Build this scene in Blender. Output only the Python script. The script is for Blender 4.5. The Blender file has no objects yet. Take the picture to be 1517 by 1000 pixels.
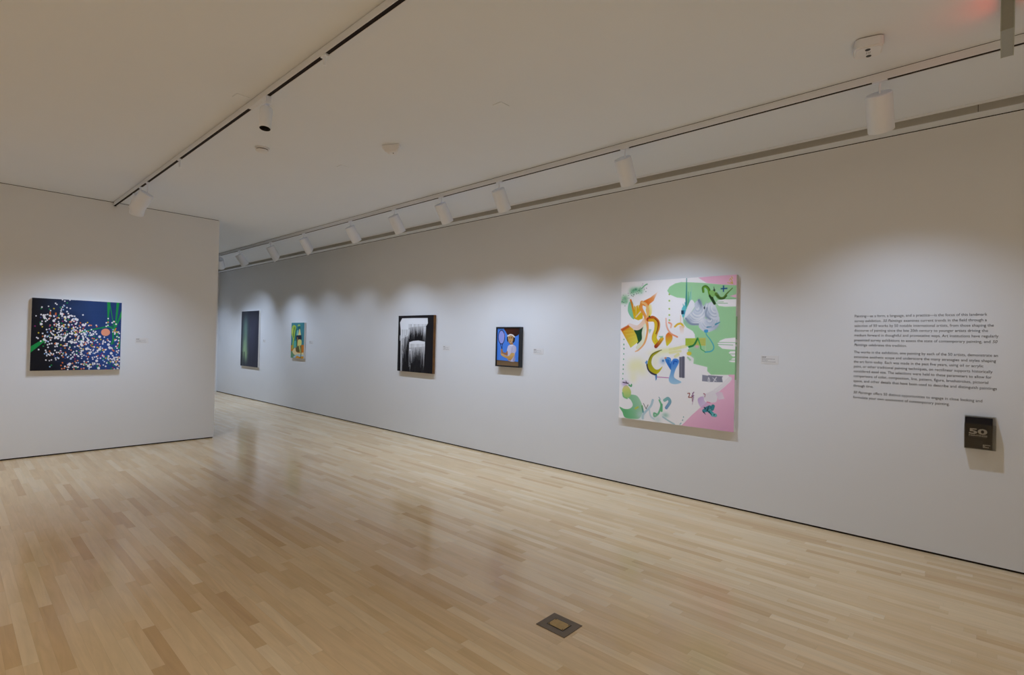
import bpy, bmesh, math, random
import numpy as np
from mathutils import Vector, Matrix
random.seed(7)
PI = math.pi
sc = bpy.context.scene
COL = sc.collection

# ------------------------------------------------------------------ measures (metres)
EYE = 1.55
XW = 5.164           # right wall
YP = 8.646           # partition face
XP = 2.805           # partition end
YF = 15.80           # far wall
XL, YB = -6.0, -5.5  # left and back walls (out of frame)
HC = 3.303           # ceiling
SLOT_A, SLOT_B = 4.868, 5.045
REV = 0.016          # shadow gap at the wall foot

# ------------------------------------------------------------------ materials
def lin(c):
    return tuple((x/12.92 if x <= 0.04045 else ((x+0.055)/1.055)**2.4) for x in c)
def rgb(r, g, b):
    return lin((r/255, g/255, b/255)) + (1,)

def mat(name, color, rough=0.5, metal=0.0, spec=0.5, noise=0.0, scale=30.0, bump=0.0, emit=None, estr=0.0):
    m = bpy.data.materials.new(name); m.use_nodes = True
    nt = m.node_tree; N = nt.nodes; L = nt.links
    b = N['Principled BSDF']
    b.inputs['Roughness'].default_value = rough
    b.inputs['Metallic'].default_value = metal
    b.inputs['Specular IOR Level'].default_value = spec
    b.inputs['Base Color'].default_value = color
    if noise or bump:
        tc = N.new('ShaderNodeTexCoord'); nz = N.new('ShaderNodeTexNoise')
        nz.inputs['Scale'].default_value = scale; nz.inputs['Detail'].default_value = 4
        L.new(tc.outputs['Object'], nz.inputs['Vector'])
        if noise:
            mx = N.new('ShaderNodeMix'); mx.data_type = 'RGBA'
            mx.inputs[6].default_value = tuple(x*(1-noise) for x in color[:3]) + (1,)
            mx.inputs[7].default_value = tuple(min(1, x*(1+noise)) for x in color[:3]) + (1,)
            L.new(nz.outputs['Fac'], mx.inputs[0]); L.new(mx.outputs[2], b.inputs['Base Color'])
        if bump:
            bp = N.new('ShaderNodeBump'); bp.inputs['Strength'].default_value = bump; bp.inputs['Distance'].default_value = 0.002
            L.new(nz.outputs['Fac'], bp.inputs['Height']); L.new(bp.outputs['Normal'], b.inputs['Normal'])
    if emit:
        b.inputs['Emission Color'].default_value = emit; b.inputs['Emission Strength'].default_value = estr
    return m

def floor_material():
    m = bpy.data.materials.new('maple_strip_floor'); m.use_nodes = True
    nt = m.node_tree; N = nt.nodes; L = nt.links
    b = N['Principled BSDF']
    def M(op, a, c=None, d=None):
        n = N.new('ShaderNodeMath'); n.operation = op
        for i, v in enumerate((a, c, d)):
            if v is None: continue
            if isinstance(v, (int, float)): n.inputs[i].default_value = v
            else: L.new(v, n.inputs[i])
        return n.outputs[0]
    geo = N.new('ShaderNodeNewGeometry'); sep = N.new('ShaderNodeSeparateXYZ')
    L.new(geo.outputs['Position'], sep.inputs[0])
    X, Y = sep.outputs[0], sep.outputs[1]
    W = 0.057
    fx = M('DIVIDE', X, W); row = M('FLOOR', fx); fr = M('SUBTRACT', fx, row)
    wn = N.new('ShaderNodeTexWhiteNoise'); wn.noise_dimensions = '1D'; L.new(row, wn.inputs['W'])
    wn2 = N.new('ShaderNodeTexWhiteNoise'); wn2.noise_dimensions = '1D'; L.new(M('ADD', row, 371.3), wn2.inputs['W'])
    ln = M('MULTIPLY_ADD', wn.outputs['Value'], 0.55, 0.5)
    fy = M('DIVIDE', M('ADD', M('MULTIPLY_ADD', wn2.outputs['Value'], 7.0, 40.0), Y), ln)
    ix = M('FLOOR', fy); fyr = M('SUBTRACT', fy, ix)
    cv = N.new('ShaderNodeCombineXYZ'); L.new(row, cv.inputs[0]); L.new(ix, cv.inputs[1])
    w3 = N.new('ShaderNodeTexWhiteNoise'); w3.noise_dimensions = '3D'; L.new(cv.outputs[0], w3.inputs['Vector'])
    ramp = N.new('ShaderNodeValToRGB'); L.new(w3.outputs['Value'], ramp.inputs[0])
    e = ramp.color_ramp.elements
    e[0].position = 0.0; e[0].color = rgb(*FLOOR_C[0])
    e[1].position = 1.0; e[1].color = rgb(*FLOOR_C[4])
    for p, c in ((0.14, FLOOR_C[1]), (0.45, FLOOR_C[2]), (0.8, FLOOR_C[3])):
        k = e.new(p); k.color = rgb(*c)
    # grain stretched along each strip, offset by strip
    gv = N.new('ShaderNodeCombineXYZ')
    L.new(M('MULTIPLY', X, 26.0), gv.inputs[0]); L.new(M('MULTIPLY', Y, 2.2), gv.inputs[1]); L.new(M('MULTIPLY', w3.outputs['Value'], 50.0), gv.inputs[2])
    nz = N.new('ShaderNodeTexNoise'); nz.inputs['Scale'].default_value = 1.0; nz.inputs['Detail'].default_value = 5
    nz.inputs['Distortion'].default_value = 1.2
    L.new(gv.outputs[0], nz.inputs['Vector'])
    g = M('MULTIPLY_ADD', nz.outputs['Fac'], 0.36, 0.83)
    # broad blotches across the room
    n2 = N.new('ShaderNodeTexNoise'); n2.inputs['Scale'].default_value = 1.3; L.new(geo.outputs['Position'], n2.inputs['Vector'])
    g = M('MULTIPLY', g, M('MULTIPLY_ADD', n2.outputs['Fac'], 0.16, 0.92))
    # joints
    ed = M('MINIMUM', fr, M('SUBTRACT', 1.0, fr))
    j1 = M('LESS_THAN', ed, 0.012)
    el = M('MULTIPLY', M('MINIMUM', fyr, M('SUBTRACT', 1.0, fyr)), ln)
    j2 = M('LESS_THAN', el, 0.0008)
    jt = M('MAXIMUM', j1, j2)
    g = M('MULTIPLY', g, M('MULTIPLY_ADD', jt, -0.13, 1.0))
    vm = N.new('ShaderNodeVectorMath'); vm.operation = 'SCALE'
    L.new(ramp.outputs[0], vm.inputs[0]); L.new(g, vm.inputs['Scale'])
    L.new(vm.outputs[0], b.inputs['Base Color'])
    L.new(M('MULTIPLY_ADD', nz.outputs['Fac'], 0.07, 0.12), b.inputs['Roughness'])
    b.inputs['Specular IOR Level'].default_value = 0.5
    bp = N.new('ShaderNodeBump'); bp.inputs['Strength'].default_value = 0.05; bp.inputs['Distance'].default_value = 0.001
    L.new(n2.outputs['Fac'], bp.inputs['Height'])
    return m

FLOOR_C = [(207,174,130), (218,189,146), (223,196,155), (227,203,164), (232,211,175)]
M_FLOOR = floor_material()
M_WALL = mat('white_wall_paint', (0.775,0.795,0.825,1), 0.85, spec=0.2, noise=0.012, scale=3, bump=0.02)
M_CEIL = mat('white_ceiling_paint', (0.78,0.84,0.93,1), 0.9, spec=0.15, noise=0.012, scale=2)
M_GAP = mat('dark_shadow_gap', rgb(42,34,28), 0.9, spec=0.1, noise=0.1)  # shade of the gaps put into the colour; also the slot seam
M_SLOT = mat('grey_slot_lining', (0.52,0.52,0.50,1), 0.8, spec=0.1, noise=0.03)
M_TRACK = mat('white_track_metal', (0.75,0.785,0.85,1), 0.5, noise=0.01)
M_TSLOT = mat('black_track_slot', rgb(38,30,28), 0.7, spec=0.15, noise=0.15)
M_HEAD = mat('white_fixture_enamel', (0.80,0.86,0.98,1), 0.42, noise=0.01)
M_INNER = mat('black_fixture_baffle', rgb(40,38,38), 0.6, noise=0.1)
M_LENS = mat('lamp_lens', rgb(240,240,245), 0.2, emit=(0.93,0.96,1,1), estr=1.5, noise=0.01)
M_LENSOFF = mat('unlit_lamp_lens', rgb(90,85,80), 0.2, noise=0.05)
M_PLASTIC = mat('white_plastic', (0.78,0.81,0.88,1), 0.45, noise=0.01)
M_PGREY = mat('grey_plastic', rgb(140,138,136), 0.5, noise=0.03)
M_BLACK = mat('black_plastic', rgb(20,18,18), 0.5, noise=0.1)
M_EDGE = mat('primed_canvas_edge', (0.74,0.73,0.71,1), 0.8, noise=0.03, scale=60, bump=0.1)
M_FRAME = mat('black_frame_paint', rgb(24,25,30), 0.35, noise=0.15, scale=40)
M_DARKEDGE = mat('dark_canvas_edge', rgb(30,32,44), 0.7, noise=0.2, scale=40)
M_INK = mat('dark_grey_vinyl', rgb(66,64,67), 0.6, noise=0.05)
M_INKL = mat('grey_print', rgb(112,110,114), 0.7, noise=0.05)
M_CARD = mat('pale_label_card', (0.77,0.77,0.775,1), 0.6, noise=0.01)
M_BRASS = mat('worn_brass', rgb(176,146,88), 0.45, metal=0.35, noise=0.25, scale=40)
M_BRONZE = mat('dark_bronze_plate', rgb(112,98,82), 0.5, metal=0.2, noise=0.12, scale=60)
M_BRODARK = mat('black_brochure_paper', rgb(24,22,27), 0.5, spec=.2, noise=0.06)
M_PAPERW = mat('white_print', rgb(225,225,228), 0.6, noise=0.01)
M_RED = mat('lit_red_letters', rgb(200,30,20), 0.4, emit=(1,0.09,0.04,1), estr=6.5, noise=0.01)
M_SIGN2 = mat('pale_green_sign_edge', rgb(166,170,160), 0.3, noise=0.03)
M_SIGN3 = mat('frosted_sign_bottom', rgb(158,162,158), 0.3, noise=0.02)
M_SIGN = mat('grey_green_sign_body', rgb(146,146,136), 0.4, noise=0.04)

def acrylic(name, tint, gl=0.12):
    m = bpy.data.materials.new(name); m.use_nodes = True
    N = m.node_tree.nodes; L = m.node_tree.links
    N.remove(N['Principled BSDF'])
    out = N['Material Output']
    t = N.new('ShaderNodeBsdfTransparent'); t.inputs[0].default_value = tint
    g = N.new('ShaderNodeBsdfGlossy'); g.inputs['Roughness'].default_value = 0.06; g.inputs['Color'].default_value = (1,1,1,1)
    f = N.new('ShaderNodeFresnel'); f.inputs['IOR'].default_value = 1.33
    mp = N.new('ShaderNodeTexNoise'); mp.inputs['Scale'].default_value = 4
    ml = N.new('ShaderNodeMath'); ml.operation = 'MULTIPLY_ADD'
    L.new(mp.outputs['Fac'], ml.inputs[0]); ml.inputs[1].default_value = 0.008; L.new(f.outputs[0], ml.inputs[2])
    mx = N.new('ShaderNodeMixShader')
    L.new(ml.outputs[0], mx.inputs[0]); L.new(t.outputs[0], mx.inputs[1]); L.new(g.outputs[0], mx.inputs[2])
    L.new(mx.outputs[0], out.inputs[0])
    return m
M_ACRY = acrylic('clear_acrylic', (0.93,0.93,0.92,1))
M_ACRYG = acrylic('pale_green_acrylic', (0.82,0.86,0.84,1))

def paint_material(name, rough=0.5):
    m = bpy.data.materials.new(name); m.use_nodes = True
    N = m.node_tree.nodes; L = m.node_tree.links; b = N['Principled BSDF']
    a = N.new('ShaderNodeVertexColor'); a.layer_name = 'paint'
    nz = N.new('ShaderNodeTexNoise'); nz.inputs['Scale'].default_value = 160
    tc = N.new('ShaderNodeTexCoord'); L.new(tc.outputs['Object'], nz.inputs['Vector'])
    bp = N.new('ShaderNodeBump'); bp.inputs['Strength'].default_value = 0.08; bp.inputs['Distance'].default_value = 0.001
    L.new(nz.outputs['Fac'], bp.inputs['Height']); L.new(bp.outputs['Normal'], b.inputs['Normal'])
    L.new(a.outputs['Color'], b.inputs['Base Color'])
    b.inputs['Roughness'].default_value = rough; b.inputs['Specular IOR Level'].default_value = 0.25
    return m
M_PAINT = paint_material('painted_canvas')

# ------------------------------------------------------------------ object helpers
def link(name, me, parent=None):
    o = bpy.data.objects.new(name, me); COL.objects.link(o)
    if parent: o.parent = parent
    return o
def obj(name, bm, m, parent=None, smooth=False):
    me = bpy.data.meshes.new(name); bm.normal_update(); bm.to_mesh(me); bm.free()
    for k in (m if isinstance(m, (list, tuple)) else [m]): me.materials.append(k)
    if smooth:
        for p in me.polygons: p.use_smooth = True
        try: me.set_sharp_from_angle(angle=math.radians(35))
        except Exception: pass
    return link(name, me, parent)
def thing(name, label, cat, loc=(0,0,0), rot=None, group=None):
    o = link(name, None); o.location = loc
    if rot is not None: o.rotation_euler = rot.to_euler()
    return tag(o, label, cat, group)
def tag(o, label, cat, group=None):
    o['label'] = label; o['category'] = cat
    if group: o['group'] = group
    return o
def struct(name, bm, m):
    o = obj(name, bm, m); o['kind'] = 'structure'; return o
def box(bm, x0, x1, y0, y1, z0, z1, bev=0.0, mi=0):
    r = bmesh.ops.create_cube(bm, size=1)
    vs = r['verts']
    for v in vs:
        v.co = Vector((x0+(v.co.x+.5)*(x1-x0), y0+(v.co.y+.5)*(y1-y0), z0+(v.co.z+.5)*(z1-z0)))
    fs = {f for v in vs for f in v.link_faces}
    for f in fs: f.material_index = mi
    if bev:
        es = list({e for v in vs for e in v.link_edges})
        bmesh.ops.bevel(bm, geom=es, offset=bev, segments=2, affect='EDGES', profile=0.5)
    return vs
def bbox(*a, **k):
    bm = bmesh.new(); box(bm, *a, **k); return bm
def lathe(bm, prof, n=40, mat4=None, mi=None, axis_cut=None):
    rings = []
    for r, z in prof:
        if r < 1e-6: rings.append([bm.verts.new((0,0,z))])
        else: rings.append([bm.verts.new((r*math.cos(2*PI*i/n), r*math.sin(2*PI*i/n), z)) for i in range(n)])
    for k in range(len(rings)-1):
        a, b = rings[k], rings[k+1]
        for i in range(n):
            j = (i+1) % n
            if len(a) == 1 and len(b) == 1: continue
            if len(a) == 1: f = bm.faces.new((a[0], b[j], b[i]))
            elif len(b) == 1: f = bm.faces.new((a[i], a[j], b[0]))
            else: f = bm.faces.new((a[i], a[j], b[j], b[i]))
            if mi: f.material_index = mi[k]
    if mat4 is not None:
        for ring in rings:
            for v in ring: v.co = mat4 @ v.co
    bmesh.ops.recalc_face_normals(bm, faces=bm.faces)
    return bm
def ngon(bm, pts, z=0.0):
    return bm.faces.new([bm.verts.new((x, y, z)) for x, y in pts])
def extrude_poly(bm, pts, z0, z1):
    a = [bm.verts.new((x, y, z0)) for x, y in pts]; b = [bm.verts.new((x, y, z1)) for x, y in pts]
    bm.faces.new(a[::-1]); bm.faces.new(b)
    for i in range(len(pts)):
        j = (i+1) % len(pts); bm.faces.new((a[i], a[j], b[j], b[i]))
    bmesh.ops.recalc_face_normals(bm, faces=bm.faces)

ROT_R = Matrix(((0,0,-1),(-1,0,0),(0,1,0)))     # local right/up/out on the right wall
ROT_P = Matrix(((1,0,0),(0,0,-1),(0,1,0)))      # the same on the partition

def text_mesh(s, size, width=None, shear=0.0, bold=0.0, align='LEFT'):
    c = bpy.data.curves.new('t', 'FONT'); c.body = s; c.size = size; c.shear = shear; c.offset = bold; c.align_x = align
    c.resolution_u = 3
    o = bpy.data.objects.new('t', c); COL.objects.link(o)
    bpy.context.view_layer.update()
    me = bpy.data.meshes.new_from_object(o.evaluated_get(bpy.context.evaluated_depsgraph_get()))
    bpy.data.objects.remove(o); bpy.data.curves.remove(c)
    bm = bmesh.new(); bm.from_mesh(me); bpy.data.meshes.remove(me)
    if width and bm.verts:
        x0 = min(v.co.x for v in bm.verts); x1 = max(v.co.x for v in bm.verts)
        k = width/(x1-x0)
        for v in bm.verts: v.co.x = (v.co.x-x0)*k
    return bm
def merge(bm, other, dx=0, dy=0, dz=0):
    me = bpy.data.meshes.new('tmp'); 
    for v in other.verts: v.co += Vector((dx, dy, dz))
    other.to_mesh(me); other.free(); bm.from_mesh(me); bpy.data.meshes.remove(me)

# ------------------------------------------------------------------ room shell
bm = bmesh.new(); box(bm, XL-.2, XW+.2, YB-.2, YF+.2, -0.1, 0); struct('floor', bm, M_FLOOR)
bm = bmesh.new(); box(bm, XL-.2, SLOT_A, YB-.2, YF+.2, HC, HC+.12); struct('ceiling', bm, M_CEIL)
bm = bmesh.new(); box(bm, SLOT_B, XW, YB, YF, HC, HC+.12); struct('trim_1', bm, M_CEIL)
bm = bmesh.new(); box(bm, SLOT_A, SLOT_B, YB, YF, HC+.11, HC+.12)
box(bm, SLOT_B-.006, SLOT_B-.001, YB, YF, HC+.004, HC+.11); struct('trim_2', bm, M_SLOT)
bm = bmesh.new(); box(bm, SLOT_B-.0075, SLOT_B-.0055, 0.0635, 0.0665, HC+.004, HC+.11); struct('trim_6', bm, M_GAP)
bm = bmesh.new(); box(bm, SLOT_A-.045, SLOT_A+.004, YB, YF, HC-.003, HC+.003); struct('trim_3', bm, M_TRACK)
bm = bmesh.new(); box(bm, XW, XW+.2, YB-.2, YF+.2, REV, HC-.007); struct('wall_right', bm, M_WALL)
bm = bmesh.new(); box(bm, XW+.012, XW+.2, YB-.2, YF+.2, 0, REV); struct('foot_gap_right', bm, M_GAP)  # dark backing, its colour gives the shade in the foot gap
bm = bmesh.new(); box(bm, XW+.004, XW+.2, YB-.2, YF+.2, HC-.007, HC+.12); struct('trim_4', bm, M_GAP)  # dark strip drawing the shadow gap along the wall top
bm = bmesh.new(); box(bm, XL, XP, YP, YP+.30, REV, HC-.007); struct('wall_partition', bm, M_WALL)
bm = bmesh.new(); box(bm, XL, XP-.010, YP+.010, YP+.29, 0, REV); struct('foot_gap_partition', bm, M_GAP)  # dark fill for the shaded gap under the partition
bm = bmesh.new(); box(bm, XL, XP-.015, YP+.006, YP+.29, HC-.007, HC); struct('trim_5', bm, M_GAP)  # dark strip drawing the shadow gap above the partition
bm = bmesh.new(); box(bm, XL-.2, XW+.2, YF, YF+.2, 0, HC); struct('wall_far', bm, M_WALL)
bm = bmesh.new(); box(bm, XL-.2, XL, YB-.2, YF+.2, 0, HC); struct('wall_left', bm, M_WALL)
bm = bmesh.new(); box(bm, XL-.2, XW+.2, YB-.2, YB, 0, HC); struct('wall_back', bm, M_WALL)

# ------------------------------------------------------------------ painter: colours per vertex of a fine grid
class Canvas:
    def __init__(s, w, h, nx, base, quad):
        s.w, s.h = w, h; s.nx = nx; s.ny = int(round(nx*h/w))
        gx = np.linspace(0, w, s.nx+1); gy = np.linspace(0, h, s.ny+1)     # gy downwards
        s.X, s.Y = np.meshgrid(gx, gy); s.c = np.empty(s.X.shape+(3,)); s.c[:] = np.array(base)/255.0
        s.px = w/nx
        # sketch coordinates -> canvas metres
        src = quad; dst = [(0,0),(w,0),(w,h),(0,h)]; A = []; B = []
        for (x, y), (u, v) in zip(src, dst):
            A += [[x,y,1,0,0,0,-u*x,-u*y],[0,0,0,x,y,1,-v*x,-v*y]]; B += [u, v]
        s.Hm = np.append(np.linalg.solve(np.array(A,float), np.array(B,float)), 1).reshape(3,3)
        s.rng = np.random.default_rng(5)
    def T(s, pts):
        p = np.c_[np.array(pts, float), np.ones(len(pts))] @ s.Hm.T
        return p[:, :2]/p[:, 2:]
    def k(s, pt, d=1.0):       # metres per sketch unit near pt
        a = s.T([pt, (pt[0]+1, pt[1]), (pt[0], pt[1]+1)])
        return d*(np.linalg.norm(a[1]-a[0])+np.linalg.norm(a[2]-a[0]))/2
    def win(s, P, pad):
        x0, y0 = P.min(0)-pad; x1, y1 = P.max(0)+pad
        i0 = max(0, int(x0/s.px)); i1 = min(s.nx+1, int(x1/s.px)+2); j0 = max(0, int(y0/s.px)); j1 = min(s.ny+1, int(y1/s.px)+2)
        return (slice(j0, max(j1, j0)), slice(i0, max(i1, i0)))
    def blend(s, W, a, col):
        col = np.asarray(col, float)/255.0
        s.c[W] = s.c[W]*(1-a[..., None]) + col*a[..., None]
    @staticmethod
    def smooth(P, closed, n=8):
        P = np.asarray(P, float)
        if closed: Q = np.vstack([P[-1:], P, P[:2]])
        else: Q = np.vstack([2*P[0]-P[1], P, 2*P[-1]-P[-2]])
        out = []
        for i in range(1, len(Q)-2):
            p0, p1, p2, p3 = Q[i-1], Q[i], Q[i+1], Q[i+2]
            for t in np.arange(n)/n:
                out.append(.5*((2*p1)+(-p0+p2)*t+(2*p0-5*p1+4*p2-p3)*t*t+(-p0+3*p1-3*p2+p3)*t**3))
        if not closed: out.append(Q[-2])
        return np.array(out)
    def poly(s, pts, col, alpha=1.0, curve=False, soft=0.6, grad=None, fade=None, hatch=None):
        """grad: (p0, p1, colour2); fade: (p0 alpha1 -> p1 alpha0)"""
        P = s.T(s.smooth(pts, True) if curve else pts)
        sf = soft*s.px; W = s.win(P, sf*2)
        X, Y = s.X[W], s.Y[W]
        if X.size == 0: return
        inside = np.zeros(X.shape, bool); d2 = np.full(X.shape, 1e9)
        for i in range(len(P)):
            a, b = P[i], P[(i+1) % len(P)]
            c = (a[1] > Y) != (b[1] > Y)
            with np.errstate(divide='ignore', invalid='ignore'):
                xi = a[0]+(Y-a[1])*(b[0]-a[0])/(b[1]-a[1] if b[1] != a[1] else 1e-12)
            inside ^= c & (X < xi)
            e = b-a; L2 = e@e+1e-15
            t = np.clip(((X-a[0])*e[0]+(Y-a[1])*e[1])/L2, 0, 1)
            d2 = np.minimum(d2, (X-a[0]-t*e[0])**2+(Y-a[1]-t*e[1])**2)
        sd = np.sqrt(d2)*np.where(inside, 1, -1)
        A = np.clip(sd/(2*sf)+.5, 0, 1)*alpha
        C = np.empty(X.shape+(3,)); C[:] = np.array(col)
        def par(p0, p1):
            a, b = s.T([p0, p1]); e = b-a
            return np.clip(((X-a[0])*e[0]+(Y-a[1])*e[1])/(e@e), 0, 1)
        if grad:
            t = par(grad[0], grad[1])[..., None]; C = C*(1-t)+np.array(grad[2])*t
        if fade: A = A*(1-par(*fade))
        s.blend(W, A, C)
    def ell(s, c, rx, ry, col, **k):
        s.poly([(c[0]+rx*math.cos(2*PI*i/20), c[1]+ry*math.sin(2*PI*i/20)) for i in range(20)], col, **k)
    def stroke(s, pts, w, col, col2=None, alpha=1.0, alpha2=None, soft=0.7, w2=None, bristle=0.0, curve=True, seed=0, edge=None):
        """w in sketch units, w may taper to w2; colour runs to col2"""
        S = s.smooth(pts, False) if curve and len(pts) > 2 else np.asarray(pts, float)
        P = s.T(S); kk = s.k(S[len(S)//2]); w2 = w if w2 is None else w2
        R = np.linspace(w, w2, len(P))*kk/2; sf = soft*s.px
        W = s.win(P, R.max()+sf*2); X, Y = s.X[W], s.Y[W]
        if X.size == 0: return
        best = np.full(X.shape, -1e9); T = np.zeros(X.shape); side = np.zeros(X.shape)
        n = len(P)-1
        for i in range(n):
            a, b = P[i], P[i+1]; e = b-a; L2 = e@e+1e-15
            t = np.clip(((X-a[0])*e[0]+(Y-a[1])*e[1])/L2, 0, 1)
            dx, dy = X-a[0]-t*e[0], Y-a[1]-t*e[1]
            r = R[i]+(R[i+1]-R[i])*t; d = np.sqrt(dx*dx+dy*dy); v = r-d
            u = v > best; best = np.where(u, v, best); T = np.where(u, (i+t)/n, T)
            side = np.where(u, d/np.maximum(r, 1e-9)*np.sign(e[0]*dy-e[1]*dx), side)
        A = np.clip(best/(2*sf)+.5, 0, 1)
        a2 = alpha if alpha2 is None else alpha2
        A = A*(alpha+(a2-alpha)*T)
        C = np.empty(X.shape+(3,)); C[:] = np.array(col)
        if col2 is not None: C = C*(1-T[..., None])+np.array(col2)*T[..., None]
        if bristle:
            kn = int(max(3, min(25, 1.2*R.max()/s.px)))
            g = np.random.default_rng(seed).normal(size=kn)
            nb = np.interp(side, np.linspace(-1.05, 1.05, kn), g)
            C = np.clip(C*(1+bristle*nb[..., None]), 0, 255)
        if edge is not None:
            C = np.where((side > .45)[..., None], np.array(edge), C)
        s.blend(W, A, C)
    def glow(s, c, rx, ry, col, alpha=1.0):
        p = s.T([c])[0]; kk = s.k(c); dx = (s.X-p[0])/(rx*kk); dy = (s.Y-p[1])/(ry*kk)
        s.blend((slice(None), slice(None)), alpha*np.exp(-(dx*dx+dy*dy)), col)
    def build(s, name, parent, z):
        V = np.stack([s.X.ravel()-s.w/2, s.h-s.Y.ravel(), np.full(s.X.size, z)], 1)
        me = bpy.data.meshes.new(name)
        nx, ny = s.nx, s.ny
        i = np.arange(ny)[:, None]*(nx+1)+np.arange(nx)[None]
        F = np.stack([i, i+nx+1, i+nx+2, i+1], -1).reshape(-1, 4)
        me.vertices.add(len(V)); me.vertices.foreach_set('co', V.ravel().astype(np.float32))
        me.loops.add(F.size); me.loops.foreach_set('vertex_index', F.ravel().astype(np.int32))
        me.polygons.add(len(F)); me.polygons.foreach_set('loop_start', (np.arange(len(F))*4).astype(np.int32))
        me.update(calc_edges=True); me.validate()
        ca = me.color_attributes.new('paint', 'FLOAT_COLOR', 'POINT')
        c = np.clip(s.c.reshape(-1, 3), 0, 1); c = np.where(c <= .04045, c/12.92, ((c+.055)/1.055)**2.4)
        ca.data.foreach_set('color', np.c_[c, np.ones(len(c))].ravel().astype(np.float32))
        me.materials.append(M_PAINT)
        return link(name, me, parent)

def painting(label, cvs, centre_along, z0, depth, rot, wall, edge_mat, name='painting'):
    """an Empty at the bottom middle on the wall; canvas face and its stretched edge as parts"""
    loc = (wall, centre_along, z0) if rot is ROT_R else (centre_along, wall, z0)
    t = thing(name, label, 'painting', loc, rot)
    w, h = cvs.w, cvs.h
    b = bmesh.new(); box(b, -w/2, w/2, 0, h, 0.0004, depth-.0012, bev=.002)
    obj('canvas_edge', b, edge_mat, t)
    cvs.build('canvas', t, depth)
    return t

# ---- large pink, green and white abstract
A = lambda x, y: (910+x/8.333, 400+y/8.333)
B = lambda x, y: (1000+x/8.333, 400+y/8.333)
C = lambda x, y: (910+x/7.69, 510+y/7.69)
D = lambda x, y: (1000+x/7.14, 510+y/7.14)
cv = Canvas(1.254, 1.51, 330, (252,251,254), [(920.7,418),(1091.4,407.3),(1086.7,638.8),(916.8,619.5)])
GR = (166,220,168); PK = (246,194,222); OR = (240,150,50); YE = (232,200,40); WH = (252,251,254)
cv.poly([A(660,255),A(690,205),A(760,165),B(80,150),B(200,153),B(330,160),B(560,180),B(780,192),B(780,1010),D(680,320),D(385,320),D(345,282),D(345,240),D(200,205),D(203,150),D(150,110),D(140,60),D(170,20),B(150,950),B(135,845),B(255,845),B(250,795),B(225,755),B(150,710),B(112,660),B(104,590),B(125,500),B(150,430),B(130,350),B(30,340),A(750,328),A(690,302)], GR)
cv.poly([B(295,95),B(780,40),B(780,193),B(560,180),B(400,162),B(345,130)], PK)
cv.poly([B(675,325),B(780,295),B(780,350)], PK)
for pts in ([B(780,362),B(600,365),B(530,378),B(510,402),B(545,445),B(620,455),B(780,452)], [B(780,830),B(620,845),B(560,870),B(528,905),B(550,942),B(620,972),B(780,988)],
            [D(680,70),D(585,72),D(568,90),D(610,128),D(680,122)], [D(680,138),D(610,145),D(568,180),D(600,186),D(680,192)], [D(680,-5),D(520,0),D(455,8),D(500,45),D(560,52),D(680,55)]):
    cv.poly(pts, WH)
for a, b in ((B(520,412),B(650,412)),(B(520,395),B(600,395)),(B(540,893),B(760,895)),(B(530,918),B(715,925)),(D(580,100),D(640,100)),(D(580,165),D(640,165)),(B(600,355),B(760,355))):
    cv.stroke([a,b], .8, (130,190,135), curve=False)
cv.poly([D(70,862),D(180,750),D(280,660),D(440,520),D(585,392),D(582,350),D(560,318),D(680,318),D(660,960)], PK, grad=(D(400,600),D(600,900),(226,170,205)))
# white cloud and lavender brush marks in the pink corner
cv.poly([D(300,545),D(330,520),D(430,480),D(450,530),D(440,600),D(390,612),D(330,592)], (238,234,242), curve=True)
cv.poly([D(245,580),D(300,550),D(322,602),D(392,640),D(370,682),D(280,666)], (206,180,226), curve=True, fade=(D(250,580),D(420,700)))
cv.poly([D(418,485),D(500,505),D(525,572),D(460,582),D(440,530)], (232,208,232), grad=(D(440,500),D(520,580),(240,226,238)))
cv.stroke([D(430,490),D(510,430),D(580,360)], 6, (240,236,243), bristle=.02)
# teal flower with dark shadows
for p, q, c in ((D(310,700),D(345,690),(70,150,170)),(D(350,690),D(410,740),(72,170,180)),(D(395,680),D(405,650),(60,140,150)),(D(330,680),D(370,660),(60,130,150)),(D(400,740),D(428,745),(110,190,195))):
    cv.stroke([p,q], 5.2, c, curve=False, bristle=.15)
for p, q in ((D(305,712),D(325,735)),(D(345,700),D(358,650)),(D(360,705),D(392,742)),(D(315,665),D(330,680)),(D(415,742),D(424,736))):
    cv.stroke([p,q], 1.6, (22,38,54), w2=.6, curve=False)
cv.stroke([D(340,606),D(375,615)], 1, (220,110,150)); cv.stroke([D(308,520),D(322,528),D(318,556)], 1.3, (150,60,90), w2=.5)
# dark red curls
cv.stroke([D(140,520),D(160,518),D(155,545),D(150,560),D(180,560)], 1.1, (140,50,40)); cv.stroke([D(190,520),D(205,505),D(190,530),D(205,540)], .9, (110,60,110))
cv.stroke([D(186,545),D(200,560),D(188,636)], 2.2, (150,110,160), w2=.3); cv.stroke([D(186,545),D(188,600)], .8, (90,30,50))
for p in ((70,832,58,845),(88,797,84,806),(97,764,95,772)):
    cv.stroke([D(*p[:2]),D(*p[2:])], .9, (70,150,160))
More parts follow.
